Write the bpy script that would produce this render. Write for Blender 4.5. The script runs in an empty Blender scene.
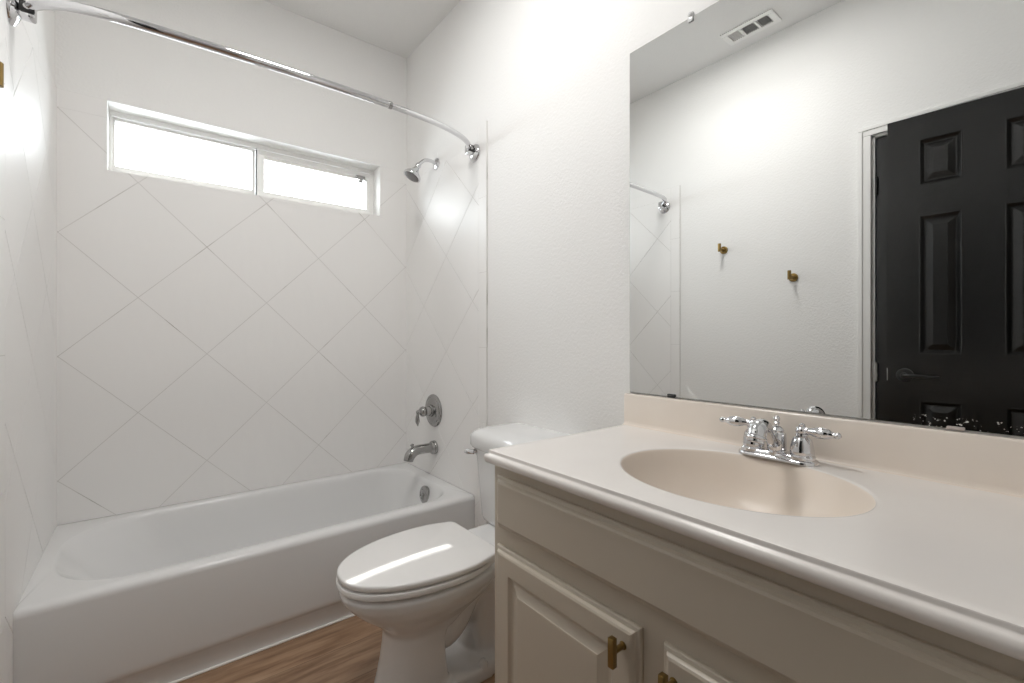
import bpy, bmesh, math, random
from mathutils import Vector, Matrix
PI = math.pi
random.seed(4)
S = bpy.context.scene
COL = S.collection

# ------------------------------------------------------------------ camera, sky, exposure
cam = bpy.data.cameras.new('camera')
cam.sensor_width = 36.0
cam.lens = 457.63 / 1024 * 36.0
cam.shift_y = -4.1 / 1024
cam.clip_start = 0.02
camo = bpy.data.objects.new('camera', cam)
COL.objects.link(camo)
camo.location = (-1.2208, -2.5807, 1.121)
camo.rotation_euler = (PI / 2, 0, -math.radians(38.257))
S.camera = camo
S.view_settings.view_transform = 'Standard'
S.view_settings.look = 'None'
S.view_settings.gamma = 1
S.view_settings.use_curve_mapping = False
S.view_settings.exposure = 0.12
S.cycles.max_bounces = 12
S.cycles.diffuse_bounces = 8
S.cycles.glossy_bounces = 8
S.cycles.transparent_max_bounces = 12
S.cycles.caustics_reflective = False
S.cycles.caustics_refractive = False
S.cycles.sample_clamp_indirect = 4.0

SKY = 11.5           # overcast sky outside the window
CEIL_W = 10.8       # flush ceiling light over the middle of the room
HALL_FILL_W = 3.0        # added fill light in the unseen hall behind the camera
w = bpy.data.worlds.new('overcast_sky')
S.world = w
w.use_nodes = True
bgn = w.node_tree.nodes['Background']
bgn.inputs['Color'].default_value = (0.93, 0.97, 1.0, 1)
bgn.inputs['Strength'].default_value = SKY

W, CEIL = 1.524, 2.8147       # room width, ceiling height
YF = -2.66                    # wall with the entry doorway
WX0, WX1, WZ0, WZ1 = -1.367, -0.171, 1.829, 2.124   # window opening

pl = bpy.data.lights.new('window_daylight', 'AREA')
pl.shape = 'RECTANGLE'; pl.size = WX1 - WX0; pl.size_y = WZ1 - WZ0
pl.cycles.is_portal = True
plo = bpy.data.objects.new('window_daylight', pl); COL.objects.link(plo)
plo.location = ((WX0 + WX1) / 2, 0.16, (WZ0 + WZ1) / 2)
plo.rotation_euler = (-PI / 2, 0, 0)
SUN = 8.0            # thin blade of sun that gets in under the eave
sn = bpy.data.lights.new('sun', 'SUN'); sn.energy = SUN; sn.angle = math.radians(0.5); sn.color = (1.0, .97, .92)
sno = bpy.data.objects.new('sun', sn); COL.objects.link(sno)
sno.rotation_euler = Vector((-.238, -1.39, -1.536)).to_track_quat('-Z', 'Y').to_euler()

# ------------------------------------------------------------------ materials
def mat(name, col, rough=0.5, metal=0.0, spec=0.5, coat=0.0):
    m = bpy.data.materials.new(name); m.use_nodes = True
    b = m.node_tree.nodes['Principled BSDF']
    b.inputs['Base Color'].default_value = (*col, 1)
    b.inputs['Roughness'].default_value = rough
    b.inputs['Metallic'].default_value = metal
    b.inputs['Specular IOR Level'].default_value = spec
    if coat: b.inputs['Coat Weight'].default_value = coat
    return m

def nodes(m):
    nt = m.node_tree
    return nt, nt.nodes['Principled BSDF']

def coords(nt, scale=(1, 1, 1), rot=(0, 0, 0)):
    t = nt.nodes.new('ShaderNodeTexCoord'); mp = nt.nodes.new('ShaderNodeMapping')
    mp.inputs['Scale'].default_value = scale; mp.inputs['Rotation'].default_value = rot
    nt.links.new(t.outputs['Object'], mp.inputs['Vector'])
    return mp.outputs['Vector']

def noise(nt, vec, scale, detail=3, rough=0.5):
    n = nt.nodes.new('ShaderNodeTexNoise')
    n.inputs['Scale'].default_value = scale; n.inputs['Detail'].default_value = detail
    n.inputs['Roughness'].default_value = rough
    nt.links.new(vec, n.inputs['Vector'])
    return n.outputs['Fac']

def ramp(nt, fac, stops):
    r = nt.nodes.new('ShaderNodeValToRGB')
    while len(r.color_ramp.elements) < len(stops): r.color_ramp.elements.new(0.5)
    for e, (p, c) in zip(r.color_ramp.elements, stops):
        e.position = p; e.color = (*c, 1)
    nt.links.new(fac, r.inputs['Fac'])
    return r.outputs['Color']

def bump(m, fac, strength, dist):
    nt, b = nodes(m)
    n = nt.nodes.new('ShaderNodeBump')
    n.inputs['Strength'].default_value = strength; n.inputs['Distance'].default_value = dist
    nt.links.new(fac, n.inputs['Height']); nt.links.new(n.outputs['Normal'], b.inputs['Normal'])

def m_wall(name, col):
    m = mat(name, col, 0.72, spec=0.3); nt, b = nodes(m)
    f = noise(nt, coords(nt), 95, 4, 0.55)
    bump(m, f, 0.4, 0.004)
    return m

M = {}
M['wall'] = m_wall('white_orange_peel_paint', (0.855, 0.85, 0.84))
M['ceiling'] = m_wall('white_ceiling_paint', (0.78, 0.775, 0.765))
M['trim'] = mat('white_trim_paint', (0.85, 0.845, 0.83), 0.35)

m = mat('glazed_tile', (0.86, 0.85, 0.84), 0.38, spec=0.3); nt, b = nodes(m)
vec = coords(nt, (9, 9, 5)); f1 = noise(nt, vec, 1.0, 2)
vec2 = coords(nt, (18, 18, 120)); f2 = noise(nt, vec2, 1.0, 3)
mx = nt.nodes.new('ShaderNodeMath'); mx.operation = 'MULTIPLY_ADD'; mx.inputs[1].default_value = 0.06
nt.links.new(f2, mx.inputs[0]); nt.links.new(f1, mx.inputs[2])
bump(m, mx.outputs[0], 0.35, 0.006)
M['tile'] = m
m = mat('tile_grout', (0.6, 0.58, 0.56), 0.8); nt, b = nodes(m)
c = ramp(nt, noise(nt, coords(nt), 5.5, 3), [(0.0, (0.36, 0.34, 0.31)), (0.34, (0.45, 0.43, 0.40)), (0.42, (0.66, 0.645, 0.625)), (1.0, (0.76, 0.75, 0.735))])
nt.links.new(c, b.inputs['Base Color'])
M['grout'] = m
M['caulk'] = mat('white_caulk', (0.86, 0.84, 0.81), 0.5)

m = mat('wood_look_vinyl', (0.35, 0.22, 0.13), 0.42); nt, b = nodes(m)
br = nt.nodes.new('ShaderNodeTexBrick')
br.inputs['Scale'].default_value = 1.0
br.inputs['Brick Width'].default_value = 1.22; br.inputs['Row Height'].default_value = 0.18
br.inputs['Mortar Size'].default_value = 0.0012; br.inputs['Mortar Smooth'].default_value = 0.2
br.offset = 0.37
br.inputs['Color1'].default_value = (0.40, 0.40, 0.40, 1); br.inputs['Color2'].default_value = (0.62, 0.62, 0.62, 1)
br.inputs['Mortar'].default_value = (0.18, 0.18, 0.18, 1)
nt.links.new(coords(nt), br.inputs['Vector'])
grain = noise(nt, coords(nt, (1.6, 13, 1)), 2.2, 8, 0.62)
gcol = ramp(nt, grain, [(0.25, (0.13, 0.072, 0.04)), (0.45, (0.27, 0.165, 0.10)), (0.58, (0.36, 0.235, 0.15)), (0.75, (0.42, 0.29, 0.19))])
mm = nt.nodes.new('ShaderNodeMix'); mm.data_type = 'RGBA'; mm.blend_type = 'OVERLAY'; mm.inputs['Factor'].default_value = 0.7
nt.links.new(gcol, mm.inputs['A']); nt.links.new(br.outputs['Color'], mm.inputs['B'])
nt.links.new(mm.outputs['Result'], b.inputs['Base Color'])
bump(m, grain, 0.1, 0.001)
M['floor'] = m

M['tub'] = mat('white_tub_enamel', (0.755, 0.755, 0.755), 0.2)
M['china'] = mat('white_vitreous_china', (0.78, 0.78, 0.78), 0.10)
M['seat'] = mat('white_seat_plastic', (0.83, 0.82, 0.81), 0.13)
M['chrome'] = mat('chrome', (0.70, 0.70, 0.715), 0.05, 1.0)
M['satin'] = mat('worn_chrome', (0.40, 0.395, 0.39), 0.12, 1.0)
M['brass'] = mat('aged_brass', (0.30, 0.205, 0.075), 0.28, 1.0)
M['dark'] = mat('dark_rubber', (0.02, 0.02, 0.02), 0.5)
M['duct_shade'] = mat('duct_shade_black', (0.03, 0.03, 0.03), 0.9)
M['clear'] = mat('clear_clip_plastic', (0.75, 0.75, 0.75), 0.15)
m = mat('taupe_cabinet_paint', (0.59, 0.525, 0.435), 0.34); nt, b = nodes(m)
bump(m, noise(nt, coords(nt), 60, 3), 0.06, 0.001)
M['taupe'] = m
M['taupe_in'] = mat('cabinet_toe_kick', (0.16, 0.14, 0.12), 0.6)
def m_marble(name, c0, c1, rough):
    m = mat(name, c0, rough); nt, b = nodes(m)
    c = ramp(nt, noise(nt, coords(nt, (1, 1.6, 1)), 3.5, 5, 0.6), [(0.3, c0), (0.7, c1)])
    nt.links.new(c, b.inputs['Base Color'])
    return m
M['marble'] = m_marble('cultured_marble_white', (0.88, 0.835, 0.80), (0.905, 0.865, 0.83), .22)
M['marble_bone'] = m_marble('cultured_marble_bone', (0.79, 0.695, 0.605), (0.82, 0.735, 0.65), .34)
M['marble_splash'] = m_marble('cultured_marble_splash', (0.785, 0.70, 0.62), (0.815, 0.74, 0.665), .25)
m = mat('black_door_paint', (0.0045, 0.0045, 0.0045), 0.27, spec=0.6); nt, b = nodes(m)
bump(m, noise(nt, coords(nt, (60, 60, 2.5)), 3.0, 4, 0.6), 0.25, 0.0015)
M['black'] = m
M['blackmetal'] = mat('black_metal', (0.035, 0.035, 0.035), 0.3, 0.6)
M['steel'] = mat('hinge_steel', (0.6, 0.6, 0.58), 0.35, 1.0)

m = mat('mirror_silver', (0.86, 0.87, 0.865), 0.0, 1.0); nt, b = nodes(m)
# desilvered flecks in a band along the lower edge
lt = nt.nodes.new('ShaderNodeMath'); lt.operation = 'GREATER_THAN'; lt.inputs[1].default_value = 0.635
nt.links.new(noise(nt, coords(nt), 170, 3, .6), lt.inputs[0])
tc = nt.nodes.new('ShaderNodeTexCoord'); sp = nt.nodes.new('ShaderNodeSeparateXYZ')
nt.links.new(tc.outputs['Object'], sp.inputs['Vector'])
za = nt.nodes.new('ShaderNodeMath'); za.operation = 'LESS_THAN'; za.inputs[1].default_value = 0.022
nt.links.new(sp.outputs['Z'], za.inputs[0])
yb = nt.nodes.new('ShaderNodeMath'); yb.operation = 'LESS_THAN'; yb.inputs[1].default_value = -0.70
nt.links.new(sp.outputs['Y'], yb.inputs[0])
pn = nt.nodes.new('ShaderNodeMath'); pn.operation = 'GREATER_THAN'; pn.inputs[1].default_value = 0.50
nt.links.new(noise(nt, coords(nt), 25, 2), pn.inputs[0])
def mul(a, c2):
    q = nt.nodes.new('ShaderNodeMath'); q.operation = 'MULTIPLY'; nt.links.new(a, q.inputs[0]); nt.links.new(c2, q.inputs[1]); return q.outputs[0]
spot = mul(mul(lt.outputs[0], za.outputs[0]), mul(yb.outputs[0], pn.outputs[0]))
mc = nt.nodes.new('ShaderNodeMix'); mc.data_type = 'RGBA'
mc.inputs['A'].default_value = (0.86, 0.87, 0.865, 1); mc.inputs['B'].default_value = (0.7, 0.68, 0.65, 1)
nt.links.new(spot, mc.inputs['Factor']); nt.links.new(mc.outputs['Result'], b.inputs['Base Color'])
inv = nt.nodes.new('ShaderNodeMath'); inv.operation = 'SUBTRACT'; inv.inputs[0].default_value = 1.0
nt.links.new(spot, inv.inputs[1]); nt.links.new(inv.outputs[0], b.inputs['Metallic'])
rm = nt.nodes.new('ShaderNodeMath'); rm.operation = 'MULTIPLY'; rm.inputs[1].default_value = 0.7
nt.links.new(spot, rm.inputs[0]); nt.links.new(rm.outputs[0], b.inputs['Roughness'])
M['mirror'] = m
M['mirror_edge'] = mat('mirror_edge', (0.08, 0.09, 0.085), 0.3)

m = bpy.data.materials.new('window_glass'); m.use_nodes = True; nt = m.node_tree; nt.nodes.clear()
o = nt.nodes.new('ShaderNodeOutputMaterial'); t = nt.nodes.new('ShaderNodeBsdfTransparent')
g = nt.nodes.new('ShaderNodeBsdfGlossy'); g.inputs['Roughness'].default_value = 0.02
x = nt.nodes.new('ShaderNodeMixShader'); fr = nt.nodes.new('ShaderNodeFresnel'); fr.inputs['IOR'].default_value = 1.3
t.inputs['Color'].default_value = (0.95, 0.97, 0.97, 1)
nt.links.new(fr.outputs[0], x.inputs[0]); nt.links.new(t.outputs[0], x.inputs[1]); nt.links.new(g.outputs[0], x.inputs[2])
nt.links.new(x.outputs[0], o.inputs[0])
M['glass'] = m
def m_emit(name, col, s):
    m = bpy.data.materials.new(name); m.use_nodes = True; nt = m.node_tree; nt.nodes.clear()
    o = nt.nodes.new('ShaderNodeOutputMaterial'); e = nt.nodes.new('ShaderNodeEmission')
    e.inputs['Color'].default_value = (*col, 1); e.inputs['Strength'].default_value = s
    nt.links.new(e.outputs[0], o.inputs[0]); return m
M['bulb'] = m_emit('lit_bulb', (1.0, 0.95, 0.88), 8)

# ------------------------------------------------------------------ helpers
def tag(o, label=None, cat=None, group=None, kind=None):
    if label: o['label'] = label
    if cat: o['category'] = cat
    if group: o['group'] = group
    if kind: o['kind'] = kind
    return o

def link(name, bm, mats, parent=None, smooth=True, angle=40):
    bmesh.ops.remove_doubles(bm, verts=bm.verts, dist=1e-6)
    bmesh.ops.recalc_face_normals(bm, faces=bm.faces)
    me = bpy.data.meshes.new(name)
    bm.to_mesh(me); bm.free()
    if not isinstance(mats, (list, tuple)): mats = [mats]
    for q in mats: me.materials.append(q)
    if smooth:
        for p in me.polygons: p.use_smooth = True
        me.set_sharp_from_angle(angle=math.radians(angle))
    o = bpy.data.objects.new(name, me)
    COL.objects.link(o)
    if parent: 
        o.parent = parent
        # every part is built in room coordinates
        o.matrix_parent_inverse = Matrix.Translation(parent.location).inverted()
    return o

def empty(name, loc, label, cat, group=None, kind=None):
    o = bpy.data.objects.new(name, None); COL.objects.link(o)
    o.location = loc; o.empty_display_size = 0.1
    return tag(o, label, cat, group, kind)

def struct(name, bm, m, label, cat, parent=None, smooth=False):
    o = link(name, bm, m, parent, smooth)
    return tag(o, label, cat, None, 'structure')

def box(bm, x0, x1, y0, y1, z0, z1, bev=0.0, seg=2, mi=0):
    vs = [bm.verts.new((x, y, z)) for x in (x0, x1) for y in (y0, y1) for z in (z0, z1)]
    F = [(0, 1, 3, 2), (4, 6, 7, 5), (0, 4, 5, 1), (2, 3, 7, 6), (0, 2, 6, 4), (1, 5, 7, 3)]
    fs = [bm.faces.new([vs[i] for i in f]) for f in F]
    for f in fs: f.material_index = mi
    if bev:
        es = list({e for f in fs for e in f.edges})
        r = bmesh.ops.bevel(bm, geom=es, offset=bev, segments=seg, profile=0.5, affect='EDGES')
        for f in r['faces']: f.material_index = mi
    return bm

def newbox(*a, **k): return box(bmesh.new(), *a, **k)

def basis(axis):
    a = Vector(axis).normalized()
    u = a.orthogonal().normalized(); v = a.cross(u)
    return a, u, v

def loft(bm, loops, cap0=True, cap1=True, closed=True):
    rows = [[bm.verts.new(p) for p in L] for L in loops]
    n = len(rows[0])
    for a, b in zip(rows, rows[1:]):
        for i in range(n if closed else n - 1):
            j = (i + 1) % n
            try: bm.faces.new((a[i], a[j], b[j], b[i]))
            except ValueError: pass
    if cap0: bm.faces.new(rows[0][::-1])
    if cap1: bm.faces.new(rows[-1])
    return rows

def lathe(bm, org, axis, prof, n=32):
    """prof: list of (distance along axis, radius)"""
    a, u, v = basis(axis); o = Vector(org)
    loops = []
    for d, r in prof:
        r = max(r, 1e-5)
        loops.append([o + a * d + (u * math.cos(2 * PI * i / n) + v * math.sin(2 * PI * i / n)) * r for i in range(n)])
    loft(bm, loops)
    return bm

def catmull(pts, sub=8):
    P = [Vector(p) for p in pts]; P = [P[0] * 2 - P[1]] + P + [P[-1] * 2 - P[-2]]
    out = []
    for i in range(1, len(P) - 2):
        p0, p1, p2, p3 = P[i - 1:i + 3]
        for k in range(sub):
            t = k / sub
            out.append(0.5 * ((2 * p1) + (p2 - p0) * t + (2 * p0 - 5 * p1 + 4 * p2 - p3) * t * t + (3 * p1 - p0 - 3 * p2 + p3) * t ** 3))
    out.append(P[-2])
    return out

def tube(bm, pts, rad, n=20, sub=8, smooth=True, sx=1.0):
    """rad: number or list at the control points"""
    k = len(pts)
    if not isinstance(rad, (list, tuple)): rad = [rad] * k
    if smooth:
        C = catmull(pts, sub); R = [r.x for r in catmull([(r, 0, 0) for r in rad], sub)]
    else: C = [Vector(p) for p in pts]; R = list(rad)
    loops = []; up = None
    for i, c in enumerate(C):
        t = (C[min(i + 1, len(C) - 1)] - C[max(i - 1, 0)]).normalized()
        if up is None: up = t.orthogonal().normalized()
        up = (up - t * up.dot(t)).normalized(); s = t.cross(up)
        r = max(R[i], 1e-4)
        loops.append([c + (up * math.cos(2 * PI * j / n) + s * math.sin(2 * PI * j / n) * sx) * r for j in range(n)])
    loft(bm, loops)
    return bm

def rrect(x0, x1, y0, y1, r, k=8, m=6):
    """rounded rectangle, counter-clockwise; r = radii at (x1,y1),(x0,y1),(x0,y0),(x1,y0)"""
    if not isinstance(r, (list, tuple)): r = [r] * 4
    cs = [(x1 - r[0], y1 - r[0], 0, r[0]), (x0 + r[1], y1 - r[1], 90, r[1]), (x0 + r[2], y0 + r[2], 180, r[2]), (x1 - r[3], y0 + r[3], 270, r[3])]
    out = []
    for q in range(4):
        cx, cy, a0, rr = cs[q]
        arc = [(cx + rr * math.cos(math.radians(a0 + 90 * i / k)), cy + rr * math.sin(math.radians(a0 + 90 * i / k))) for i in range(k + 1)]
        nx = cs[(q + 1) % 4]
        nxt = (nx[0] + nx[3] * math.cos(math.radians(nx[2])), nx[1] + nx[3] * math.sin(math.radians(nx[2])))
        out += arc
        for i in range(1, m):
            t = i / m; out.append((arc[-1][0] * (1 - t) + nxt[0] * t, arc[-1][1] * (1 - t) + nxt[1] * t))
    return out

def at_z(loop, z): return [(x, y, z) for x, y in loop]

def nested(bm, u0, u1, v0, v1, steps, f, cap=True):
    """concentric rectangles (inset, height) mapped by f(u, v, h)"""
    rows = []
    for ins, h in steps:
        rows.append([bm.verts.new(f(u, v, h)) for u, v in ((u0 + ins, v0 + ins), (u1 - ins, v0 + ins), (u1 - ins, v1 - ins), (u0 + ins, v1 - ins))])
    for a, b in zip(rows, rows[1:]):
        for i in range(4):
            j = (i + 1) % 4
            bm.faces.new((a[i], a[j], b[j], b[i]))
    if cap: bm.faces.new(rows[-1])
    return rows

# ------------------------------------------------------------------ room shell
T = 0.12
struct('floor', newbox(-2.6, 1.2, -4.6, T, -0.06, 0.0), M['floor'], 'wood-look vinyl plank floor between tub and vanity', 'floor')
struct('ceiling', newbox(-2.6, 1.2, -4.6, T + 0.05, CEIL, CEIL + 0.08), M['ceiling'], 'flat white ceiling over the bathroom', 'ceiling')
bm = bmesh.new()       # back wall with the window opening
D = 0.15
for a in ((-W - T, WX0, 0, CEIL), (WX1, T, 0, CEIL), (WX0, WX1, 0, WZ0), (WX0, WX1, WZ1, CEIL)):
    box(bm, a[0], a[1], 0.0, D, a[2], a[3])
wall_back = struct('wall_back', bm, M['wall'], 'white back wall of the tub alcove with the window', 'wall')
wall_right = struct('wall_right', newbox(0.0, T, YF - T, 0.0, 0, CEIL), M['wall'], 'white wall behind toilet, vanity and mirror', 'wall')
CY0, CY1, CZ = -2.545, -1.921, 2.094      # closet doorway in the left wall
bm = bmesh.new()
box(bm, -W - T, -W, CY1, 0.0, 0, CEIL); box(bm, -W - T, -W, YF - T, CY0, 0, CEIL); box(bm, -W - T, -W, CY0, CY1, CZ, CEIL)
wall_left = struct('wall_left', bm, M['wall'], 'white wall with the brass hooks, facing the mirror', 'wall')
EX0, EX1, EZ = -1.445, -0.815, 2.10        # entry doorway behind the camera
bm = bmesh.new()
box(bm, -W, EX0, YF - T, YF, 0, CEIL); box(bm, EX1, 0.0, YF - T, YF, 0, CEIL); box(bm, EX0, EX1, YF - T, YF, EZ, CEIL)
struct('wall_front', bm, M['wall'], 'white wall with the entry doorway at the vanity end', 'wall')
bm = bmesh.new()                           # hall behind the doorway
box(bm, -2.6, -2.5, -4.6, YF - T, 0, CEIL); box(bm, 1.1, 1.2, -4.6, YF - T, 0, CEIL); box(bm, -2.5, 1.1, -4.6, -4.5, 0, CEIL)
box(bm, -2.6, -W - T, YF - T, YF, 0, CEIL); box(bm, T, 1.2, YF - T, YF, 0, CEIL)
box(bm, -2.6, -2.5, YF, -1.5, 0, CEIL); box(bm, -2.5, -W - T, -1.6, -1.5, 0, CEIL)
struct('wall_hall', bm, M['wall'], 'white hall walls outside the bathroom', 'wall')

# closet doorway: casing and closed black door
bm = bmesh.new()
def casing(bm, y0, y1, z1, x, wd=0.052):
    for (a, b) in ((y1, y1 + wd), (y0 - wd, y0)): box(bm, x, x + 0.016, a, b, 0, z1, 0.003)
    box(bm, x, x + 0.016, y0 - wd, y1 + wd, z1, z1 + wd * 0.9, 0.003)
    for (a, b) in ((y1 + wd * .62, y1 + wd - .001), (y0 - wd + .001, y0 - wd * .62)): box(bm, x + .012, x + 0.021, a, b, 0, z1 + wd * 0.5, 0.003)
    box(bm, x + .012, x + .021, y0 - wd + .001, y1 + wd - .001, z1 + wd * .5, z1 + wd * .88, 0.003)
casing(bm, CY0, CY1, CZ, -W)
for (a, b) in ((CY1 - 0.012, CY1), (CY0, CY0 + 0.012)): box(bm, -W - T, -W, a, b, 0, CZ)
box(bm, -W - T, -W, CY0, CY1, CZ - 0.012, CZ)
struct('trim_1', bm, M['trim'], 'white casing around the closet doorway, seen in the mirror', 'door casing')
d2 = empty('door_2', (-W - 0.02, CY0, 0.0), 'black closed closet door in the white casing, behind the open door', 'door', kind='structure')
link('door_leaf', newbox(-W - 0.045, -W - 0.010, CY0 + 0.014, CY1 - 0.014, 0.008, CZ - 0.015, 0.002), M['black'], d2, False)
for z in (0.25, 0.955, 1.85):
    bm = lathe(bmesh.new(), (-W - 0.004, CY1 - 0.017, z - 0.045), (0, 0, 1), [(0, 0.002), (0, 0.006), (0.09, 0.006), (0.09, 0.002)], 12)
    link('hinge', bm, M['steel'] if z == 0.955 else M['blackmetal'], d2)

# entry door, open against the left wall
LX, LY, HX, HY = -1.400, -2.008, -1.438, -2.611
dv = Vector((HX - LX, HY - LY, 0)); DWID = dv.length; du = dv.normalized(); dn = Vector((-du.y, du.x, 0))
if dn.x < 0: dn = -dn
door = empty('door_1', (HX, HY, 0.0), 'black six-panel entry door standing open against the wall opposite the mirror', 'door', kind='structure')
def dmap(u, z, h): return Vector((LX, LY, 0)) + du * u + dn * h + Vector((0, 0, z))
us = [0, .106, .243, .361, .498, DWID]
zs = [0.012, .25, .848, 1.047, 1.649, 1.779, 1.979, 2.085]
bm = bmesh.new()
for side in (0, 1):
    f = dmap if side == 0 else (lambda u, z, h: dmap(u, z, -0.035 - h))
    for i in range(5):
        for j in range(7):
            u0, u1, z0, z1 = us[i], us[i + 1], zs[j], zs[j + 1]
            if i in (1, 3) and j in (1, 3, 5):
                nested(bm, u0, u1, z0, z1, [(0, 0), (.003, .001), (.006, 0), (.015, -.010), (.017, -.012), (.022, -.012), (.046, -.001), (.048, -.001)], f)
            else:
                bm.faces.new([bm.verts.new(f(*p, 0)) for p in ((u0, z0), (u1, z0), (u1, z1), (u0, z1))])
for (a, b) in (((us[0], zs[0]), (us[0], zs[-1])), ((us[0], zs[-1]), (us[-1], zs[-1])), ((us[-1], zs[-1]), (us[-1], zs[0])), ((us[-1], zs[0]), (us[0], zs[0]))):
    bm.faces.new([bm.verts.new(dmap(*p)) for p in ((*a, 0), (*b, 0), (*b, -.035), (*a, -.035))])
link('door_leaf', bm, M['black'], door, False)
hz = 0.955
dh = bmesh.new(); c0 = dmap(0.06, hz, 0)
lathe(dh, c0, dn, [(0, .03), (.006, .03), (.010, .026), (.011, .012), (.045, .011), (.048, .009)], 28)
tube(dh, [dmap(.06, hz, .042), dmap(.09, hz, .045), dmap(.13, hz - .002, .043), dmap(.175, hz - .003, .040)], [.009, .008, .007, .006], 14)
link('lever_handle', dh, M['blackmetal'], door)
bm = bmesh.new(); box(bm, -0.012, 0.012, -0.0015, 0.0015, -0.028, 0.028, .001)
bmesh.ops.transform(bm, matrix=Matrix.Translation(dmap(-0.0005, hz, -.017)), verts=bm.verts)
link('latch_plate', bm, M['steel'], door)
bm = bmesh.new()
for z in (0.22, 1.02, 1.85): lathe(bm, dmap(DWID + .002, z - .045, -.002), (0, 0, 1), [(0, .002), (0, .006), (.09, .006), (.09, .002)], 12)
link('hinge', bm, M['blackmetal'], door)
# casing of the entry doorway
bm = bmesh.new()
for a in ((EX1, EX1 + .052, 0, EZ), ): box(bm, a[0], a[1], YF, YF + .016, a[2], a[3] + .05, .004)
box(bm, EX0, EX1, YF, YF + .016, EZ, EZ + .05, .004)
box(bm, EX0 - .0, EX0 + .012, YF - T, YF, 0, EZ); box(bm, EX1 - .012, EX1, YF - T, YF, 0, EZ)
struct('trim_2', bm, M['trim'], 'white casing of the entry doorway beside the vanity', 'door casing')
# baseboards
struct('baseboard_left', newbox(-W, -W + .012, CY1 + .054, -0.91, 0, 0.083, .003), M['trim'], 'white baseboard under the brass hooks', 'baseboard')
struct('baseboard_right', newbox(-.012, 0, -1.63, -0.86, 0, 0.083, .003), M['trim'], 'white baseboard behind the toilet', 'baseboard')

# ------------------------------------------------------------------ diagonal wall tile
def clip_poly(poly, r):
    for ax, lim, sgn in ((0, r[0], 1), (0, r[1], -1), (1, r[2], 1), (1, r[3], -1)):
        out = []
        for i in range(len(poly)):
            p, q = poly[i], poly[(i + 1) % len(poly)]
            dp, dq = sgn * (p[ax] - lim), sgn * (q[ax] - lim)
            if dp >= 0: out.append(p)
            if (dp > 0 > dq) or (dp < 0 < dq):
                t = dp / (dp - dq); out.append(tuple(p[k] + (q[k] - p[k]) * t for k in (0, 1)))
        poly = out
        if len(poly) < 3: return []
    return poly

HD = 0.2505      # half the diagonal of one tile
def tile_panel(name, parent, f, u_node, z_node, areas, strips, gap=0.0014, t=0.006, label=None):
    """areas: rectangles laid with diamonds; strips: single straight tiles; f(u, z, h)"""
    bm = bmesh.new()
    def poly_tile(poly):
        if len(poly) < 3: return
        A = sum(poly[i][0] * poly[(i + 1) % len(poly)][1] - poly[(i + 1) % len(poly)][0] * poly[i][1] for i in range(len(poly))) / 2
        if abs(A) < 2e-5: return
        cx = sum(p[0] for p in poly) / len(poly); cy = sum(p[1] for p in poly) / len(poly)
        top = [bm.verts.new(f(p[0], p[1], t)) for p in poly]
        bot = [bm.verts.new(f(p[0], p[1], t - 0.0022)) for p in poly]
        bm.faces.new(top)
        for i in range(len(poly)):
            j = (i + 1) % len(poly); bm.faces.new((top[i], top[j], bot[j], bot[i]))
    r = HD - gap * 1.414
    for R in areas:
        for i in range(-12, 13):
            for j in range(-12, 13):
                if (i + j) % 2 == 0: continue
                cu, cz = u_node + i * HD, z_node + j * HD
                poly_tile(clip_poly([(cu + r, cz), (cu, cz + r), (cu - r, cz), (cu, cz - r)], R))
    for R in strips:
        g = gap * 0.6; poly_tile([(R[0] + g, R[2] + g), (R[1] - g, R[2] + g), (R[1] - g, R[3] - g), (R[0] + g, R[3] - g)])
    for R in list(areas) + list(strips):      # grout bed
        vs = [bm.verts.new(f(u, z, h)) for u in (R[0], R[1]) for z in (R[2], R[3]) for h in (0, t - 0.0012)]
        for q in [(0, 1, 3, 2), (4, 6, 7, 5), (0, 4, 5, 1), (2, 3, 7, 6), (0, 2, 6, 4), (1, 5, 7, 3)]:
            fc = bm.faces.new([vs[k] for k in q]); fc.material_index = 1
    me = bpy.data.meshes.new(name); bmesh.ops.recalc_face_normals(bm, faces=bm.faces); bm.to_mesh(me); bm.free()
    me.materials.append(M['tile']); me.materials.append(M['grout'])
    o = bpy.data.objects.new(name, me); COL.objects.link(o); o.parent = parent
    o['kind'] = 'structure'
    if label: o['label'] = label
    return o

TB, TT, TE = 0.366, 2.122, -0.85      # tile bottom, top, front edge
bz = 2.048
tile_panel('tile_panel', wall_back, lambda u, z, h: Vector((u, -h, z)), -1.516, 1.545,
           [(-W, 0, TB, WZ0), (-W, WX0, WZ0, bz), (WX1, 0, WZ0, bz)],
           [(-W, WX0, bz, TT), (WX1, 0, bz, TT)], label='white diagonal wall tile around the window')
def strip_zs():
    z = 1.425 - 0.3505 * 4; out = []
    while z < TT:
        a, b2 = max(z, 0.002), min(z + .3505, TT)
        if b2 - a > .01: out.append((a, b2))
        z += .3505
    return out
for par, sx, x0, te, lab in ((wall_right, -1, 0.0, TE, 'white diagonal wall tile behind the tub faucet'), (wall_left, 1, -W, -.902, 'white diagonal wall tile at the sloped end of the tub')):
    tj = te + .066
    vs_ = [(te, tj, a, b2) for a, b2 in strip_zs()]
    tile_panel('tile_panel', par, (lambda u, z, h, sx=sx, x0=x0: Vector((x0 + sx * h, u, z))), -0.232, 1.797,
               [(tj, 0, TB, bz), (tj, -.7515, .002, TB)], [(tj, -0.39, bz, TT), (-0.39, 0, bz, TT)] + vs_, label=lab)

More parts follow.
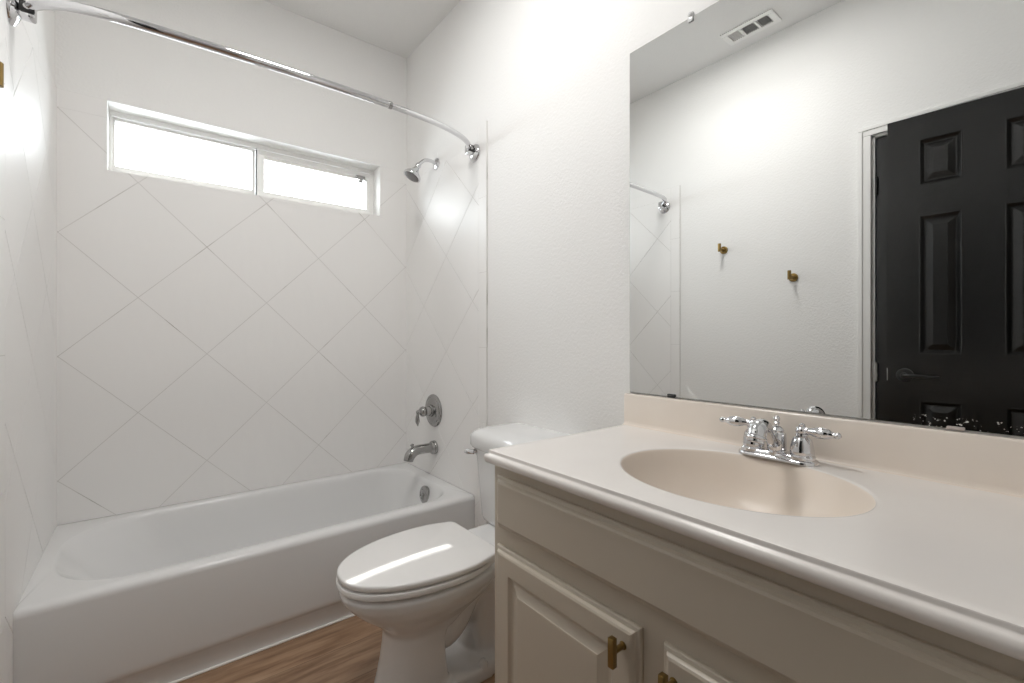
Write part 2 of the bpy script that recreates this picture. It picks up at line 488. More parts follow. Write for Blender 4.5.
# ------------------------------------------------------------------ window
struct('roof_eave', newbox(-2.6, 1.2, D + .002, .56, 2.478, 2.54), M['trim'], 'white roof eave outside the window', 'eave')
win = empty('window_1', ((WX0 + WX1) / 2, 0.1, WZ0), 'wide low sliding window with white frame high above the tub', 'window', kind='structure')
FY0, FY1 = 0.10, 0.148
bm = bmesh.new()
fw, fs = 0.024, 0.011
box(bm, WX0, WX1, FY0, FY1, WZ1 - fw, WZ1, .002); box(bm, WX0, WX1, FY0, FY1, WZ0, WZ0 + fw, .002)
box(bm, WX0, WX0 + fs, FY0, FY1, WZ0 + fw, WZ1 - fw, .002); box(bm, WX1 - .019, WX1, FY0, FY1, WZ0 + fw, WZ1 - fw, .002)
link('window_frame', bm, M['trim'], win, False)
def sash(x0, x1, y0, y1, wt, wb, wl, wr, name, bead=0):
    z0, z1 = WZ0 + fw, WZ1 - fw
    bm = bmesh.new()
    box(bm, x0, x1, y0, y1, z1 - wt, z1 - .002, .002); box(bm, x0, x1, y0, y1, z0 + .001, z0 + wb, .002)
    box(bm, x0, x0 + wl, y0, y1, z0 + wb, z1 - wt, .002); box(bm, x1 - wr, x1, y0, y1, z0 + wb, z1 - wt, .002)
    if bead: box(bm, x0 + wl, x1 - wr, y0 + .010, y1, z1 - wt - bead, z1 - wt, .001)
    s = link(name, bm, M['trim'], win, False)
    g = link('pane', newbox(x0 + wl, x1 - wr, y1 - .006, y1 - .003, z0 + wb, z1 - wt - bead), M['glass'], None, False)
    g.parent = s; g.matrix_parent_inverse = Matrix.Identity(4)
    return s
MX = -0.795
s1 = sash(WX0 + fs, MX, FY0 + .020, FY0 + .044, .011, .034, .009, .014, 'fixed_sash')
s2 = sash(MX + .006, WX1 - .019, FY0 + .002, FY0 + .020, .030, .032, .034, .022, 'sliding_sash', .014)
bm = bmesh.new(); box(bm, MX, MX + .0045, FY0 + .004, FY0 + .02, WZ0 + fw, WZ1 - fw)
link('meeting_seal', bm, M['dark'], win, False)
bm = bmesh.new()
zt = WZ1 - fw - .036
box(bm, -.275, -.222, FY0 - .006, FY0 + .004, zt - .010, zt + .012, .002); box(bm, -.262, -.236, FY0 - .012, FY0 + .004, zt - .032, zt - .006, .004)
link('sash_latch', bm, M['satin'], win)

# ------------------------------------------------------------------ bathtub
tub = empty('bathtub', (-W / 2, -.375, 0), 'white alcove bathtub under the window', 'bathtub')
ZR = 0.3641
def tl(z, yf, x0=-W + .002, x1=-.002, y1=-.002, r=.004): return at_z(rrect(x0, x1, yf, y1, r, 10, 8), z)
L = [tl(0.0, -.734), tl(.066, -.734), tl(.072, -.736), tl(.082, -.748), tl(.088, -.750), tl(.10, -.750), tl(ZR - .022, -.750), tl(ZR - .013, -.7485), tl(ZR - .006, -.744), tl(ZR - .0015, -.737), tl(ZR, -.727)]
def ib(z, x0, x1, y0, y1, rl, rr): return at_z(rrect(x0, x1, y0, y1, [rr, rl, rl, rr], 10, 8), z)
L += [ib(ZR, -1.482, -.062, -.688, -.040, .25, .16), ib(ZR - .002, -1.477, -.066, -.683, -.044, .25, .16), ib(ZR - .009, -1.469, -.072, -.676, -.050, .25, .158),
      ib(ZR - .024, -1.46, -.078, -.667, -.056, .25, .155), ib(.30, -1.42, -.092, -.645, -.066, .245, .15), ib(.22, -1.37, -.112, -.620, -.080, .24, .15),
      ib(.14, -1.31, -.130, -.606, -.094, .22, .15), ib(.09, -1.26, -.148, -.588, -.110, .2, .14), ib(.062, -1.21, -.178, -.560, -.138, .18, .12), ib(.052, -1.14, -.23, -.51, -.19, .14, .09), ib(.049, -1.0, -.33, -.43, -.27, .08, .06)]
bm = bmesh.new(); loft(bm, L, cap0=True, cap1=True)
link('tub_shell', bm, M['tub'], tub, angle=35)
bm = bmesh.new()
oc = Vector((-.097, -.412, .297)); oa = Vector((-1, 0, .12))
lathe(bm, oc + oa.normalized() * -.012, oa, [(0, .044), (.008, .045), (.015, .044), (.020, .036), (.021, .028), (.018, .026), (.0185, .008), (.023, .006), (.023, .001)], 36)
link('overflow_plate', bm, M['satin'], tub)
bm = bmesh.new(); lathe(bm, (-.34, -.35, .048), (0, 0, 1), [(0, .032), (.004, .032), (.005, .026), (.002, .024), (.002, .001)], 28)
link('drain', bm, M['satin'], tub)
bm = bmesh.new()
box(bm, -W + .003, -.003, -.7435, -.733, 0.0, .006, .002)
struct('trim_3', bm, M['caulk'], 'white caulk line where tub meets floor', 'caulk line')

# ------------------------------------------------------------------ shower rod
rod = empty('shower_rod', (-W / 2, -.75, 2.0), 'curved chrome shower curtain rod spanning the tub', 'shower rod')
ctrl = [(-1.492, -.788, 2.012), (-1.455, -.828, 2.016), (-1.40, -.866, 2.016), (-1.30, -.893, 2.014), (-1.10, -.908, 2.012), (-.90, -.914, 2.012), (-.70, -.916, 2.012), (-.497, -.912, 2.012)]
ctrl2 = [(-.52, -.913, 2.012), (-.40, -.905, 2.012), (-.27, -.888, 2.012), (-.16, -.855, 2.012), (-.09, -.815, 2.012), (-.045, -.765, 2.010)]
link('outer_tube', tube(bmesh.new(), ctrl, .013, 24), M['chrome'], rod)
link('inner_tube', tube(bmesh.new(), ctrl2, .0115, 24), M['chrome'], rod)
bm = bmesh.new(); lathe(bm, (-.507, -.9125, 2.012), (1, .04, 0), [(0, .013), (0, .014), (.012, .014), (.012, .0115)], 24)
link('sleeve_ring', bm, M['satin'], rod)
for x, sx, yy in ((-W + .006, 1, -.788), (-.006, -1, -.756)):
    bm = bmesh.new()
    lathe(bm, (x, yy, 2.0), (sx, 0, 0), [(0, .042), (.004, .042), (.009, .038), (.016, .026), (.020, .020), (.021, .002)], 36)
    link('flange', bm, M['chrome'], rod)
    bm = bmesh.new()
    box(bm, min(x + sx * .016, x + sx * .05), max(x + sx * .016, x + sx * .05), yy - .016, yy + .016, 1.985, 2.030, .005)
    link('pivot_bracket', bm, M['chrome'], rod)
    link('pivot_block', newbox(min(x + sx * .05, x + sx * .020), max(x + sx * .05, x + sx * .020), yy - .024, yy - .0165, 1.996, 2.024, .002), M['dark'], rod)
    bm = bmesh.new()
    lathe(bm, (x + sx * .036, yy - .026, 2.009), (0, 1, 0), [(0, .002), (0, .008), (.004, .0095), (.01, .0095), (.01, .002)], 20)
    link('pivot_screw', bm, M['satin'], rod)

# ------------------------------------------------------------------ shower head
sh = empty('showerhead', (-.006, -.382, 2.06), 'chrome bell shower head on bent arm above the tub faucet', 'shower head')
bm = bmesh.new(); lathe(bm, (-.006, -.382, 2.06), (-1, 0, 0), [(0, .03), (.003, .03), (.008, .024), (.012, .013), (.013, .01)], 32)
link('escutcheon', bm, M['chrome'], sh)
link('shower_arm', tube(bmesh.new(), [(-.008, -.382, 2.06), (-.04, -.382, 2.068), (-.075, -.382, 2.064), (-.10, -.382, 2.045), (-.118, -.382, 2.022)], .0095, 20), M['chrome'], sh)
bm = bmesh.new()
ax = Vector((-.47, .06, -.88))
lathe(bm, (-.112, -.382, 2.035), ax, [(0, .012), (.006, .015), (.014, .016), (.020, .013), (.026, .014), (.036, .018), (.05, .026), (.064, .039), (.072, .046), (.080, .047), (.084, .046)], 36)
link('bell', bm, M['chrome'], sh)
bm = bmesh.new(); lathe(bm, Vector((-.112, -.382, 2.035)) + ax.normalized() * .0835, ax, [(0, .041), (.0025, .038), (.0035, .02), (.0035, .001)], 36)
link('spray_face', bm, mat('grey_spray_face', (.16, .15, .145), .5), sh)

# ------------------------------------------------------------------ tub valve and spout
vy, vz = -.352, .722
va = empty('tub_valve', (-.006, vy, vz), 'round chrome tub valve with small lever handle above spout', 'shower valve')
bm = bmesh.new(); lathe(bm, (-.006, vy, vz), (-1, 0, 0), [(0, .088), (.004, .089), (.009, .086), (.012, .078), (.011, .072), (.016, .066), (.020, .05), (.021, .003)], 56)
link('escutcheon', bm, M['satin'], va)
bm = bmesh.new(); lathe(bm, (-.024, vy, vz), (-1, 0, 0), [(0, .034), (.010, .033), (.012, .027), (.030, .026), (.034, .022), (.038, .024), (.048, .028), (.058, .026), (.066, .018), (.069, .012), (.078, .0115), (.086, .009), (.089, .002)], 36)
link('handle_hub', bm, M['satin'], va)
bm = tube(bmesh.new(), [(-.098, vy, vz + .002), (-.104, vy, vz - .012), (-.106, vy, vz - .030), (-.105, vy, vz - .052), (-.104, vy, vz - .064), (-.104, vy, vz - .074)], [.008, .007, .010, .011, .006, .003], 18)
link('lever', bm, M['satin'], va)
sy, sz = -.362, .523
so = empty('tub_spout', (-.006, sy, sz), 'chrome tub spout with lift diverter over the tub rim', 'tub spout')
bm = bmesh.new(); lathe(bm, (-.006, sy, sz), (-1, 0, 0), [(0, .036), (.006, .037), (.012, .034), (.016, .036), (.022, .034), (.026, .027), (.03, .024)], 36)
link('spout_collar', bm, M['satin'], so)
bm = tube(bmesh.new(), [(-.02, sy, sz), (-.06, sy, sz + .001), (-.10, sy, sz + .001), (-.130, sy, sz - .005), (-.150, sy, sz - .020), (-.160, sy, sz - .038), (-.163, sy, sz - .050)], [.027, .0255, .0255, .027, .028, .0265, .025], 28)
link('spout_body', bm, M['satin'], so)
bm = bmesh.new(); lathe(bm, (-.138, sy, sz + .012), (-.2, 0, 1), [(0, .006), (.014, .006), (.016, .010), (.022, .010), (.025, .006), (.025, .001)], 20)
link('diverter_knob', bm, M['satin'], so)

# ------------------------------------------------------------------ toilet
TY = -1.237
toi = empty('toilet', (-.4, TY, 0), 'white two-piece toilet between tub and vanity', 'toilet')
def outline(xf, xb, hw, xw, n=28, rb=.03, wb=None, p=2.15):
    """egg: front xf, back xb, widest hw at xw, half width wb at the back"""
    wb = hw * .93 if wb is None else wb
    side = []
    for i in range(n + 1):
        a = PI / 2 * i / n
        x = xw + (xf - xw) * math.cos(a) ** (2 / p); y = hw * math.sin(a) ** (2 / p)
        side.append((x, y))
    for i in range(1, 7):
        t = i / 6; x = xw + (xb - rb - xw) * t
        side.append((x, hw + (wb - hw) * t * t))
    for i in range(1, 6):
        a = PI / 2 * i / 5
        side.append((xb - rb + rb * math.sin(a), wb - rb + rb * math.cos(a)))
    return [(x, TY + y) for x, y in side] + [(x, TY - y) for x, y in side[::-1][:-1]][0:]
def scaled(o, k, cx=-.53): return [(cx + (x - cx) * k, TY + (y - TY) * k) for x, y in o]
# bowl and pedestal fused into one skin
bm = bmesh.new()
def egg(z, xf, xb, hw, xw, wb=None): return at_z(outline(xf, xb, hw, xw, wb=wb, rb=min(.03, (wb or hw) * .5)), z)
loft(bm, [egg(.20, -.650, -.45, .080, -.56, .075), egg(.235, -.668, -.41, .096, -.56, .085), egg(.262, -.695, -.38, .120, -.55, .10), egg(.290, -.730, -.35, .145, -.53, .115), egg(.318, -.760, -.325, .164, -.51, .125), egg(.345, -.783, -.31, .176, -.50, .135), egg(.368, -.791, -.31, .180, -.50, .14), egg(.376, -.788, -.312, .177, -.50, .137), egg(.380, -.774, -.32, .163, -.50, .13)])
loft(bm, [egg(0.0, -.690, -.47, .112, -.58, .098), egg(.02, -.688, -.47, .108, -.58, .095), egg(.06, -.678, -.475, .099, -.58, .09), egg(.11, -.668, -.48, .091, -.58, .084), egg(.17, -.660, -.48, .085, -.57, .08), egg(.23, -.655, -.46, .085, -.56, .08)])
loft(bm, [egg(0.0, -.68, -.20, .118, -.40, .105), egg(.03, -.678, -.202, .114, -.40, .102), egg(.042, -.672, -.21, .105, -.40, .095)])
tube(bm, [(-.52, TY, .17), (-.46, TY, .14), (-.41, TY, .17), (-.37, TY, .235), (-.32, TY, .262), (-.275, TY, .225), (-.26, TY, .15), (-.27, TY, .09), (-.285, TY, .03)], [.045, .05, .05, .052, .052, .052, .052, .055, .062], 24, 6, sx=1.55)
loft(bm, [at_z(rrect(-.315, -.035, TY - .118, TY + .118, .03), z) for z in (.33, .396)])
box(bm, -.34, -.05, TY - .085, TY + .085, .30, .372)
loft(bm, [at_z(rrect(-.24, -.045, TY - .125, TY + .125, .03), z) for z in (.335, .378)])
loft(bm, [at_z(rrect(-.34, -.10, TY - .055, TY + .055, .03), z) for z in (.02, .34)])
bowl = link('bowl', bm, M['china'], toi)
rm_ = bowl.modifiers.new('fuse', 'REMESH'); rm_.mode = 'VOXEL'; rm_.voxel_size = .0055; rm_.use_smooth_shade = True
sm_ = bowl.modifiers.new('soften', 'SMOOTH'); sm_.factor = .5; sm_.iterations = 6
# seat ring and lid
def slab(bm, o, z0, z1, rnd=.006, crown=0.0, under=.004):
    L = [at_z(scaled(o, .97), z0), at_z(scaled(o, 1 - under), z0 + .001), at_z(o, z0 + rnd * .7), at_z(o, z1 - rnd), at_z(scaled(o, .994), z1 - rnd * .35), at_z(scaled(o, .982), z1 - .0004)]
    for k in (.96, .92, .85, .75, .6, .45, .3, .15, .04): L.append(at_z(scaled(o, k), z1 + crown * (1 - (k / .98) ** 2)))
    loft(bm, L)
so_ = outline(-.798, -.335, .184, -.49, wb=.150)
bm = bmesh.new()
inner = scaled(outline(-.72, -.42, .115, -.53, wb=.10), 1)
loft(bm, [at_z(inner, .390), at_z(scaled(so_, .985), .389), at_z(scaled(so_, .998), .391), at_z(so_, .395), at_z(so_, .402), at_z(scaled(so_, .994), .4065), at_z(scaled(so_, .97), .4075), at_z(inner, .4075), at_z(inner, .390)], cap0=False, cap1=False)
seat = link('seat', bm, M['seat'], toi)
lo = outline(-.795, -.325, .183, -.48, wb=.158)
bm = bmesh.new(); slab(bm, lo, .4130, .430, .006, crown=.010)
link('seat_lid', bm, M['seat'], toi)
for q in (-.070, .070):
    link('seat_hinge', newbox(-.330, -.300, TY + q - .020, TY + q + .020, .385, .412, .006, 3), M['seat'], toi)
for x, q in ((-.62, .135), (-.62, -.135), (-.44, .155), (-.44, -.155)):
    link('seat_bumper', newbox(x - .012, x + .012, TY + q - .006, TY + q + .006, .382, .391, .002), M['seat'], toi)
for q in (.098, -.098):
    bm = bmesh.new(); lathe(bm, (-.36, TY + q, .036), (0, 0, 1), [(0, .016), (.012, .0155), (.020, .011), (.024, .001)], 24)
    link('bolt_cap', bm, M['china'], toi)
# tank
def tk(z, xf, hw, r=.045): return at_z(rrect(xf, -.022, TY - hw, TY + hw, [.012, r, r, .012], 8, 8), z)
def bow(loop, d):     # the front of the tank swells towards the middle
    return [(x - d * max(0, 1 - ((y - TY) / .2) ** 2) * (1 if x < -.12 else 0), y, z) for x, y, z in loop]
bm = bmesh.new()
loft(bm, [bow(tk(.394, -.172, .168), .012), bow(tk(.402, -.183, .179), .013), bow(tk(.42, -.188, .184), .014), bow(tk(.55, -.196, .194), .015), bow(tk(.66, -.202, .203), .015), bow(tk(.684, -.204, .207), .015)])
link('tank', bm, M['china'], toi)
bm = bmesh.new()
def tlid(z, k, e=0): return bow(at_z(rrect(-.218 + k, -.014 + k * .3, TY - .232 + k, TY + .232 - k, [.012, .05, .05, .012], 8, 8), z), .016)
loft(bm, [tlid(.682, .014), tlid(.684, .005), tlid(.692, .0), tlid(.722, .0), tlid(.736, .004), tlid(.746, .013), tlid(.753, .027), tlid(.757, .045), tlid(.759, .07), tlid(.760, .09)])
link('tank_lid', bm, M['china'], toi, angle=60)
fl = bmesh.new()
ly, lz = TY + .176, .668
lathe(fl, (-.196, ly, lz), (-1, .25, 0), [(0, .016), (.006, .016), (.010, .010), (.022, .009), (.024, .002)], 20)
tube(fl, [(-.218, ly - .004, lz), (-.226, ly + .008, lz), (-.230, ly + .022, lz - .001), (-.231, ly + .034, lz - .002)], [.009, .010, .011, .009], 14)
link('flush_lever', fl, M['chrome'], toi)

# ------------------------------------------------------------------ vanity cabinet
VY0, VY1 = YF + .004, -1.640      # right end, left end
XF = -.535
van = empty('vanity_cabinet', (-.27, (VY0 + VY1) / 2, 0), 'taupe painted vanity cabinet with brass pulls under the beige top', 'vanity cabinet')
bm = bmesh.new()
box(bm, XF + .018, -.002, VY1 - .016, VY1, 0.0, .806); box(bm, XF + .018, -.002, VY0, VY0 + .016, 0.0, .806)
box(bm, XF + .018, -.002, VY0 + .016, VY1 - .016, .10, .116); box(bm, -.012, -.002, VY0 + .016, VY1 - .016, .116, .806)
link('carcass', bm, M['taupe'], van, False)
bm = bmesh.new()
box(bm, XF, XF + .018, VY1 - .045, VY1, .10, .806, .001); box(bm, XF, XF + .018, VY0, VY0 + .045, .10, .806, .001)
box(bm, XF, XF + .018, VY0 + .045, VY1 - .045, .765, .806); box(bm, XF, XF + .018, VY0 + .045, VY1 - .045, .600, .660)
box(bm, XF, XF + .018, VY0 + .045, VY1 - .045, .10, .14); box(bm, XF, XF + .018, -2.145, -2.075, .14, .600)
link('face_frame', bm, M['taupe'], van, False)
link('toe_kick', newbox(XF + .07, XF + .085, VY0 + .016, VY1 - .016, 0, .10), M['taupe_in'], van, False)
def vmap(u, v, h): return Vector((XF - h, u, v))
EDGE = [(0, 0), (0, .006), (.002, .0085), (.0085, .010), (.0095, .0125), (.0115, .0160), (.016, .018)]
bm = bmesh.new(); nested(bm, VY0 + .018, -1.661, .6515, .7785, EDGE, vmap)
link('drawer_front', bm, M['taupe'], van, False)
PANEL = EDGE + [(.056, .018), (.0575, .0165), (.060, .0125), (.063, .0105), (.067, .0100), (.071, .0105), (.090, .0165), (.0915, .0175), (.095, .0178)]
DOORS = [(-2.087, -1.661), (VY0 + .018, -2.133)]
for k, (a, b_) in enumerate(DOORS):
    bm = bmesh.new(); nested(bm, a, b_, .135, .6065, PANEL, vmap)
    d = link('cabinet_door', bm, M['taupe'], van, False)
    ky = a + .030 if k == 0 else b_ - .026
    kz = .566 if k == 0 else .560
    fx = XF - .018
    pb = bmesh.new()
    lathe(pb, (fx + .001, ky, kz), (-1, 0, 0), [(0, .0075), (.002, .0075), (.003, .0055), (.026, .0055), (.026, .001)], 18)
    box(pb, fx - .036, fx - .024, ky - .006, ky + .006, kz - .026, kz + .026, .0012)
    p = link('pull', pb, M['brass'], None)
    p.parent = d; p.matrix_parent_inverse = Matrix.Identity(4)

# ------------------------------------------------------------------ vanity top with integral basin
ZC = .841
top = empty('countertop', (-.28, (VY0 + VY1) / 2, ZC), 'beige cultured marble vanity top with molded oval basin', 'countertop')
CX, CYs, AX, AY = -.290, -2.123, .193, .236
X0, X1, Y0, Y1 = -.558, -.0175, VY0, -1.645     # flat of the top
angs = sorted(set([2 * PI * i / 120 for i in range(120)] + [math.atan2(y - CYs, x - CX) % (2 * PI) for x in (X0, X1) for y in (Y0, Y1)]))
def rect_pt(a, off=(0, 0, 0, 0), z=ZC):
    c, s = math.cos(a), math.sin(a)
    ts = []
    if c > 1e-9: ts.append((X1 - CX) / c)
    if c < -1e-9: ts.append((X0 - CX) / c)
    if s > 1e-9: ts.append((Y1 - CYs) / s)
    if s < -1e-9: ts.append((Y0 - CYs) / s)
    t = min(ts); x, y = CX + c * t, CYs + s * t
    return x, y
def prof(o, z):
    """outer edge moved outwards by o on the front and the left end only"""
    out = []
    for a in angs:
        x, y = rect_pt(a)
        if x < X0 + 1e-6 or x < X0 - o: x = X0 - o
        if y > Y1 - 1e-6 or y > Y1 + o: y = Y1 + o
        out.append((x, y, z))
    return out
def ell(k, z, sh=0.0): return [(CX + sh + AX * k * math.cos(a_), CYs + AY * k * math.sin(a_), z) for a_ in ell_angs]
# ellipse parameters matched to the ray angles
ell_angs = [math.atan2(math.sin(a) / AY, math.cos(a) / AX) % (2 * PI) for a in angs]
loops = [ell(.03, ZC - .135, .03), ell(.2, ZC - .134, .025), ell(.4, ZC - .128, .02), ell(.58, ZC - .115, .014), ell(.73, ZC - .092, .008), ell(.84, ZC - .064, .004), ell(.915, ZC - .036), ell(.955, ZC - .017), ell(.978, ZC - .007), ell(.992, ZC - .002), ell(1.008, ZC - .0003), ell(1.03, ZC)]
loops += [prof(-.02, ZC), prof(-.004, ZC), prof(-.001, ZC - .0008), prof(0, ZC - .003), prof(-.001, ZC - .007), prof(.0005, ZC - .0095), prof(.004, ZC - .0105), prof(.0075, ZC - .0135), prof(.009, ZC - .019), prof(.008, ZC - .026), prof(.0045, ZC - .0315), prof(-.002, ZC - .034), prof(-.03, ZC - .034)]
bm = bmesh.new(); loft(bm, loops, cap0=True, cap1=False)
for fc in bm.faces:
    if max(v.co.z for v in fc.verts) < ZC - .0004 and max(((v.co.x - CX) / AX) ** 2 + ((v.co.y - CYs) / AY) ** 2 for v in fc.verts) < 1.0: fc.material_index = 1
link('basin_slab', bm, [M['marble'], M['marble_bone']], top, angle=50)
# backsplash with a small cove at its foot
BZ = .9405
sec = [(-.0005, BZ - .002), (-.0005, ZC - .03), (-.0180, ZC - .03), (-.0180, ZC), (-.030, ZC + .0002), (-.0235, ZC + .0015), (-.0205, ZC + .005), (-.0195, ZC + .012), (-.0190, BZ - .006), (-.0175, BZ - .0025), (-.0145, BZ), (-.004, BZ)]
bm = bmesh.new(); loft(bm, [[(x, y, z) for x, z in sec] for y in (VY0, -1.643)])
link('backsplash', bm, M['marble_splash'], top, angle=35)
bm = bmesh.new(); lathe(bm, (CX + .03, CYs, ZC - .136), (0, 0, 1), [(0, .024), (.003, .024), (.004, .019), (.002, .017), (.004, .010), (.005, .001)], 28)
link('drain', bm, M['chrome'], top)

# ------------------------------------------------------------------ faucet
FX, FYc = -.080, -2.127
fau = empty('faucet', (FX, FYc, ZC), 'chrome two-handle centerset faucet behind the basin', 'faucet')
bm = bmesh.new()
def fb(k, z): return at_z(rrect(FX - .027 + k, FX + .027 - k, FYc - .083 + k, FYc + .083 - k, .0265 - k, 10, 6), z)
loft(bm, [fb(-.002, ZC), fb(-.002, ZC + .005), fb(.000, ZC + .008), fb(.003, ZC + .009), fb(.004, ZC + .013), fb(.006, ZC + .0165), fb(.010, ZC + .018)])
link('base_plate', bm, M['chrome'], fau, angle=50)
for s in (1, -1):
    hy = FYc + s * .0525
    bm = bmesh.new()
    lathe(bm, (FX, hy, ZC + .010), (0, 0, 1), [(0, .027), (.006, .0265), (.010, .0225), (.013, .024), (.017, .0235), (.030, .022), (.042, .019), (.048, .0145), (.050, .0105), (.052, .014), (.055, .0135), (.057, .009), (.063, .009)], 32)
    h = link('handle', bm, M['chrome'], fau)
    lv = bmesh.new()
    hz_ = ZC + .073
    lathe(lv, (FX, hy, hz_ - .010), (0, 0, 1), [(0, .008), (.004, .012), (.010, .0135), (.016, .011), (.019, .006), (.022, .0065), (.025, .003), (.026, .0005)], 24)
    dx = -.15
    dirv = Vector((dx, s * 1.0, 0)).normalized()
    P0 = Vector((FX, hy, hz_))
    pts = [P0 + dirv * d + Vector((0, 0, q)) for d, q in ((.006, 0), (.014, 0), (.022, 0), (.036, 0), (.050, 0), (.060, 0), (.066, 0), (.073, 0), (.078, 0))]
    tube(lv, pts, [.008, .0075, .009, .0125, .0115, .0075, .006, .007, .003], 20, 5)
    p = link('lever', lv, M['chrome'], None); p.parent = h; p.matrix_parent_inverse = Matrix.Identity(4)
bm = bmesh.new()
lathe(bm, (FX, FYc, ZC + .010), (0, 0, 1), [(0, .024), (.006, .0235), (.010, .019), (.014, .0205), (.036, .0195), (.048, .0185), (.052, .0145), (.055, .0155), (.061, .012), (.065, .006)], 32)
tube(bm, [(FX - .006, FYc, ZC + .038), (FX - .026, FYc, ZC + .045), (FX - .044, FYc, ZC + .064), (FX - .060, FYc, ZC + .079), (FX - .080, FYc, ZC + .084), (FX - .097, FYc, ZC + .077), (FX - .106, FYc, ZC + .063)], [.015, .0135, .0128, .0135, .016, .019, .0195], 28)
lathe(bm, (FX - .1045, FYc, ZC + .066), (-.35, 0, -1), [(0, .019), (.003, .0215), (.007, .0215), (.009, .0175), (.014, .0165), (.014, .011), (.006, .008), (.006, .001)], 28)
link('spout', bm, M['chrome'], fau)
bm = bmesh.new()
lathe(bm, (FX + .0, FYc, ZC + .070), (0, 0, 1), [(0, .004), (.008, .0035), (.009, .006), (.012, .0065), (.015, .004), (.018, .0065), (.023, .007), (.027, .004), (.028, .001)], 20)
link('lift_rod', bm, M['chrome'], fau)

# ------------------------------------------------------------------ mirror
MY0, MY1, MZ0, MZ1 = YF + .02, -1.654, .9445, 2.039
mir = bpy.data.objects.new('mirror', None)
bm = bmesh.new(); box(bm, -.0055, -.0005, MY0, MY1, MZ0, MZ1, .0006, 1)
me = bpy.data.meshes.new('mirror'); bmesh.ops.recalc_face_normals(bm, faces=bm.faces)
bm.faces.ensure_lookup_table()
for fc in bm.faces: fc.material_index = 0 if fc.normal.x < -.9 and fc.calc_area() > .5 else 1
bmesh.ops.translate(bm, verts=bm.verts, vec=(0, -MY1, -MZ0)); bm.to_mesh(me); bm.free()
me.materials.append(M['mirror']); me.materials.append(M['mirror_edge'])
mir = bpy.data.objects.new('mirror', me); COL.objects.link(mir); mir.location = (0, MY1, MZ0)
tag(mir, 'large frameless wall mirror above the vanity backsplash', 'mirror')
for (y, z, m_, h) in ((-1.806, MZ0, M['dark'], .008), (-2.418, MZ0, mat('corroded_clip', (.50, .44, .42), .5), .005), (-1.868, MZ1, M['clear'], .014)):
    s = 1 if z == MZ0 else -1
    bm = bmesh.new()
    box(bm, -.010, -.0056, y - .013 if s > 0 else y - .008, y + .013 if s > 0 else y + .008, min(z - s * .002, z + s * h), max(z - s * .002, z + s * h), .002)
    if s < 0: lathe(bm, (-.0095, y, z + .006), (-1, 0, 0), [(0, .006), (.003, .006), (.005, .003), (.005, .0005)], 14); box(bm, -.0095, -.0, y - .007, y + .007, z, z + .013, .001)
    link('mirror_clip', bm, m_, mir)

# ------------------------------------------------------------------ brass hooks on the left wall
for (y, z, lab) in ((-1.195, 1.650, 'small brass wall hook nearer the shower, higher of the two in the mirror'), (-1.578, 1.445, 'small brass wall hook nearer the door, lower of the two in the mirror')):
    hk = empty('wall_hook', (-W, y, z), lab, 'wall hook', 'brass hooks on the wall')
    bm = bmesh.new(); lathe(bm, (-W, y, z), (1, 0, 0), [(0, .023), (.007, .023), (.008, .0215), (.008, .0095), (.050, .0095), (.050, .001)], 28)
    link('mount', bm, M['brass'], hk)
    bm = bmesh.new(); lathe(bm, (-W + .0565, y, z - .014), (0, 0, 1), [(0, .001), (0, .009), (.047, .009), (.048, .008), (.048, .001)], 24)
    link('peg', bm, M['brass'], hk)

# ------------------------------------------------------------------ ceiling register
VX0, VX1, VYa, VYb = -1.425, -1.292, -1.560, -1.287
ven = empty('ceiling_vent', ((VX0 + VX1) / 2, (VYa + VYb) / 2, CEIL), 'white louvered air vent on the ceiling, seen in the mirror', 'air vent')
bm = bmesh.new()
zc = CEIL
iu = (VX0 + .027, VX1 - .027); spans = [(VYa + .03, VYa + .092), (VYa + .103, VYb - .103), (VYb - .092, VYb - .03)]
box(bm, VX0, iu[0], VYa, VYb, zc - .010, zc, .003); box(bm, iu[1], VX1, VYa, VYb, zc - .010, zc, .003)
ys = [VYa] + [q for s_ in spans for q in s_] + [VYb]
for i in range(0, len(ys), 2): box(bm, iu[0], iu[1], ys[i], ys[i + 1], zc - .010, zc, .001)
link('vent_frame', bm, M['trim'], ven, False)
link('duct_shade_sheet', newbox(iu[0], iu[1], VYa + .03, VYb - .03, zc - .0015, zc - .0005), M['duct_shade'], ven, False)  # black sheet standing in for the shade inside the duct
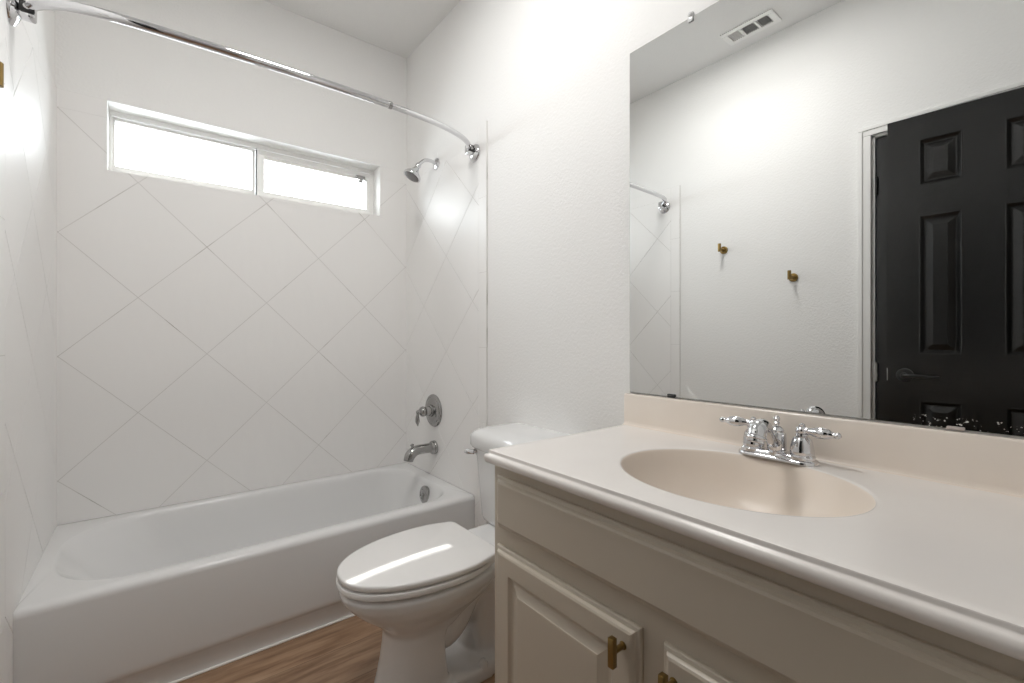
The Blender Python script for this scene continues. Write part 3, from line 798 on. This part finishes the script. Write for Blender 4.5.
for k, (a, b_) in enumerate(spans):
    n = 6 if k != 1 else 6
    for i in range(n):
        bm = bmesh.new()
        if k == 1:
            cxx = iu[0] + (i + .5) * (iu[1] - iu[0]) / n
            box(bm, -.0036, .0036, a, b_, -.0006, .0006)
            bmesh.ops.rotate(bm, verts=bm.verts, cent=(0, 0, 0), matrix=Matrix.Rotation(math.radians(50), 3, 'Y'))
            bmesh.ops.translate(bm, verts=bm.verts, vec=(cxx, 0, zc - .0055))
        else:
            cyy = a + (i + .5) * (b_ - a) / n
            box(bm, iu[0], iu[1], -.0034, .0034, -.0006, .0006)
            bmesh.ops.rotate(bm, verts=bm.verts, cent=(0, 0, 0), matrix=Matrix.Rotation(math.radians(50 if k == 0 else -50), 3, 'X'))
            bmesh.ops.translate(bm, verts=bm.verts, vec=(0, cyy, zc - .0055))
        link('louver', bm, M['trim'], ven, False)

# ------------------------------------------------------------------ lamps (on the ceiling above the frame; the hall one is added fill)
cl = empty('ceiling_light', (-.80, -1.40, CEIL), 'round flush ceiling light over the middle of the bathroom', 'ceiling light')
bm = bmesh.new(); lathe(bm, (-.80, -1.40, CEIL), (0, 0, -1), [(0, .215), (.014, .215), (.018, .207), (.012, .199), (.012, .001)], 48); link('lamp_base', bm, M['trim'], cl)
bm = bmesh.new(); lathe(bm, (-.80, -1.40, CEIL - .012), (0, 0, -1), [(0, .198), (.008, .196), (.012, .18), (.013, .001)], 48); link('lamp_diffuser', bm, M['bulb'], cl)
p = bpy.data.lights.new('ceiling_lamp', 'AREA'); p.shape = 'DISK'; p.size = .38; p.energy = CEIL_W; p.color = (1.0, .993, .985)
po = bpy.data.objects.new('ceiling_lamp', p); COL.objects.link(po); po.location = (-.80, -1.40, CEIL - .03)
hl = empty('hall_fill_light', (-1.1, -3.5, CEIL), 'round flush fill light added in the unseen hall', 'ceiling light')  # lamp added to send fill light through the doorway
bm = bmesh.new(); lathe(bm, (-1.1, -3.5, CEIL), (0, 0, -1), [(0, .17), (.02, .17), (.022, .155)], 36); link('lamp_base', bm, M['chrome'], hl)
bm = bmesh.new(); lathe(bm, (-1.1, -3.5, CEIL - .022), (0, 0, -1), [(0, .155), (.03, .145), (.06, .11), (.075, .06), (.08, .001)], 36); link('fill_dome', bm, M['bulb'], hl)
p = bpy.data.lights.new('hall_fill_point', 'POINT'); p.energy = HALL_FILL_W; p.shadow_soft_size = .12; p.color = (1.0, .96, .90)
po = bpy.data.objects.new('hall_fill_point', p); COL.objects.link(po); po.location = (-1.1, -3.5, CEIL - .28)
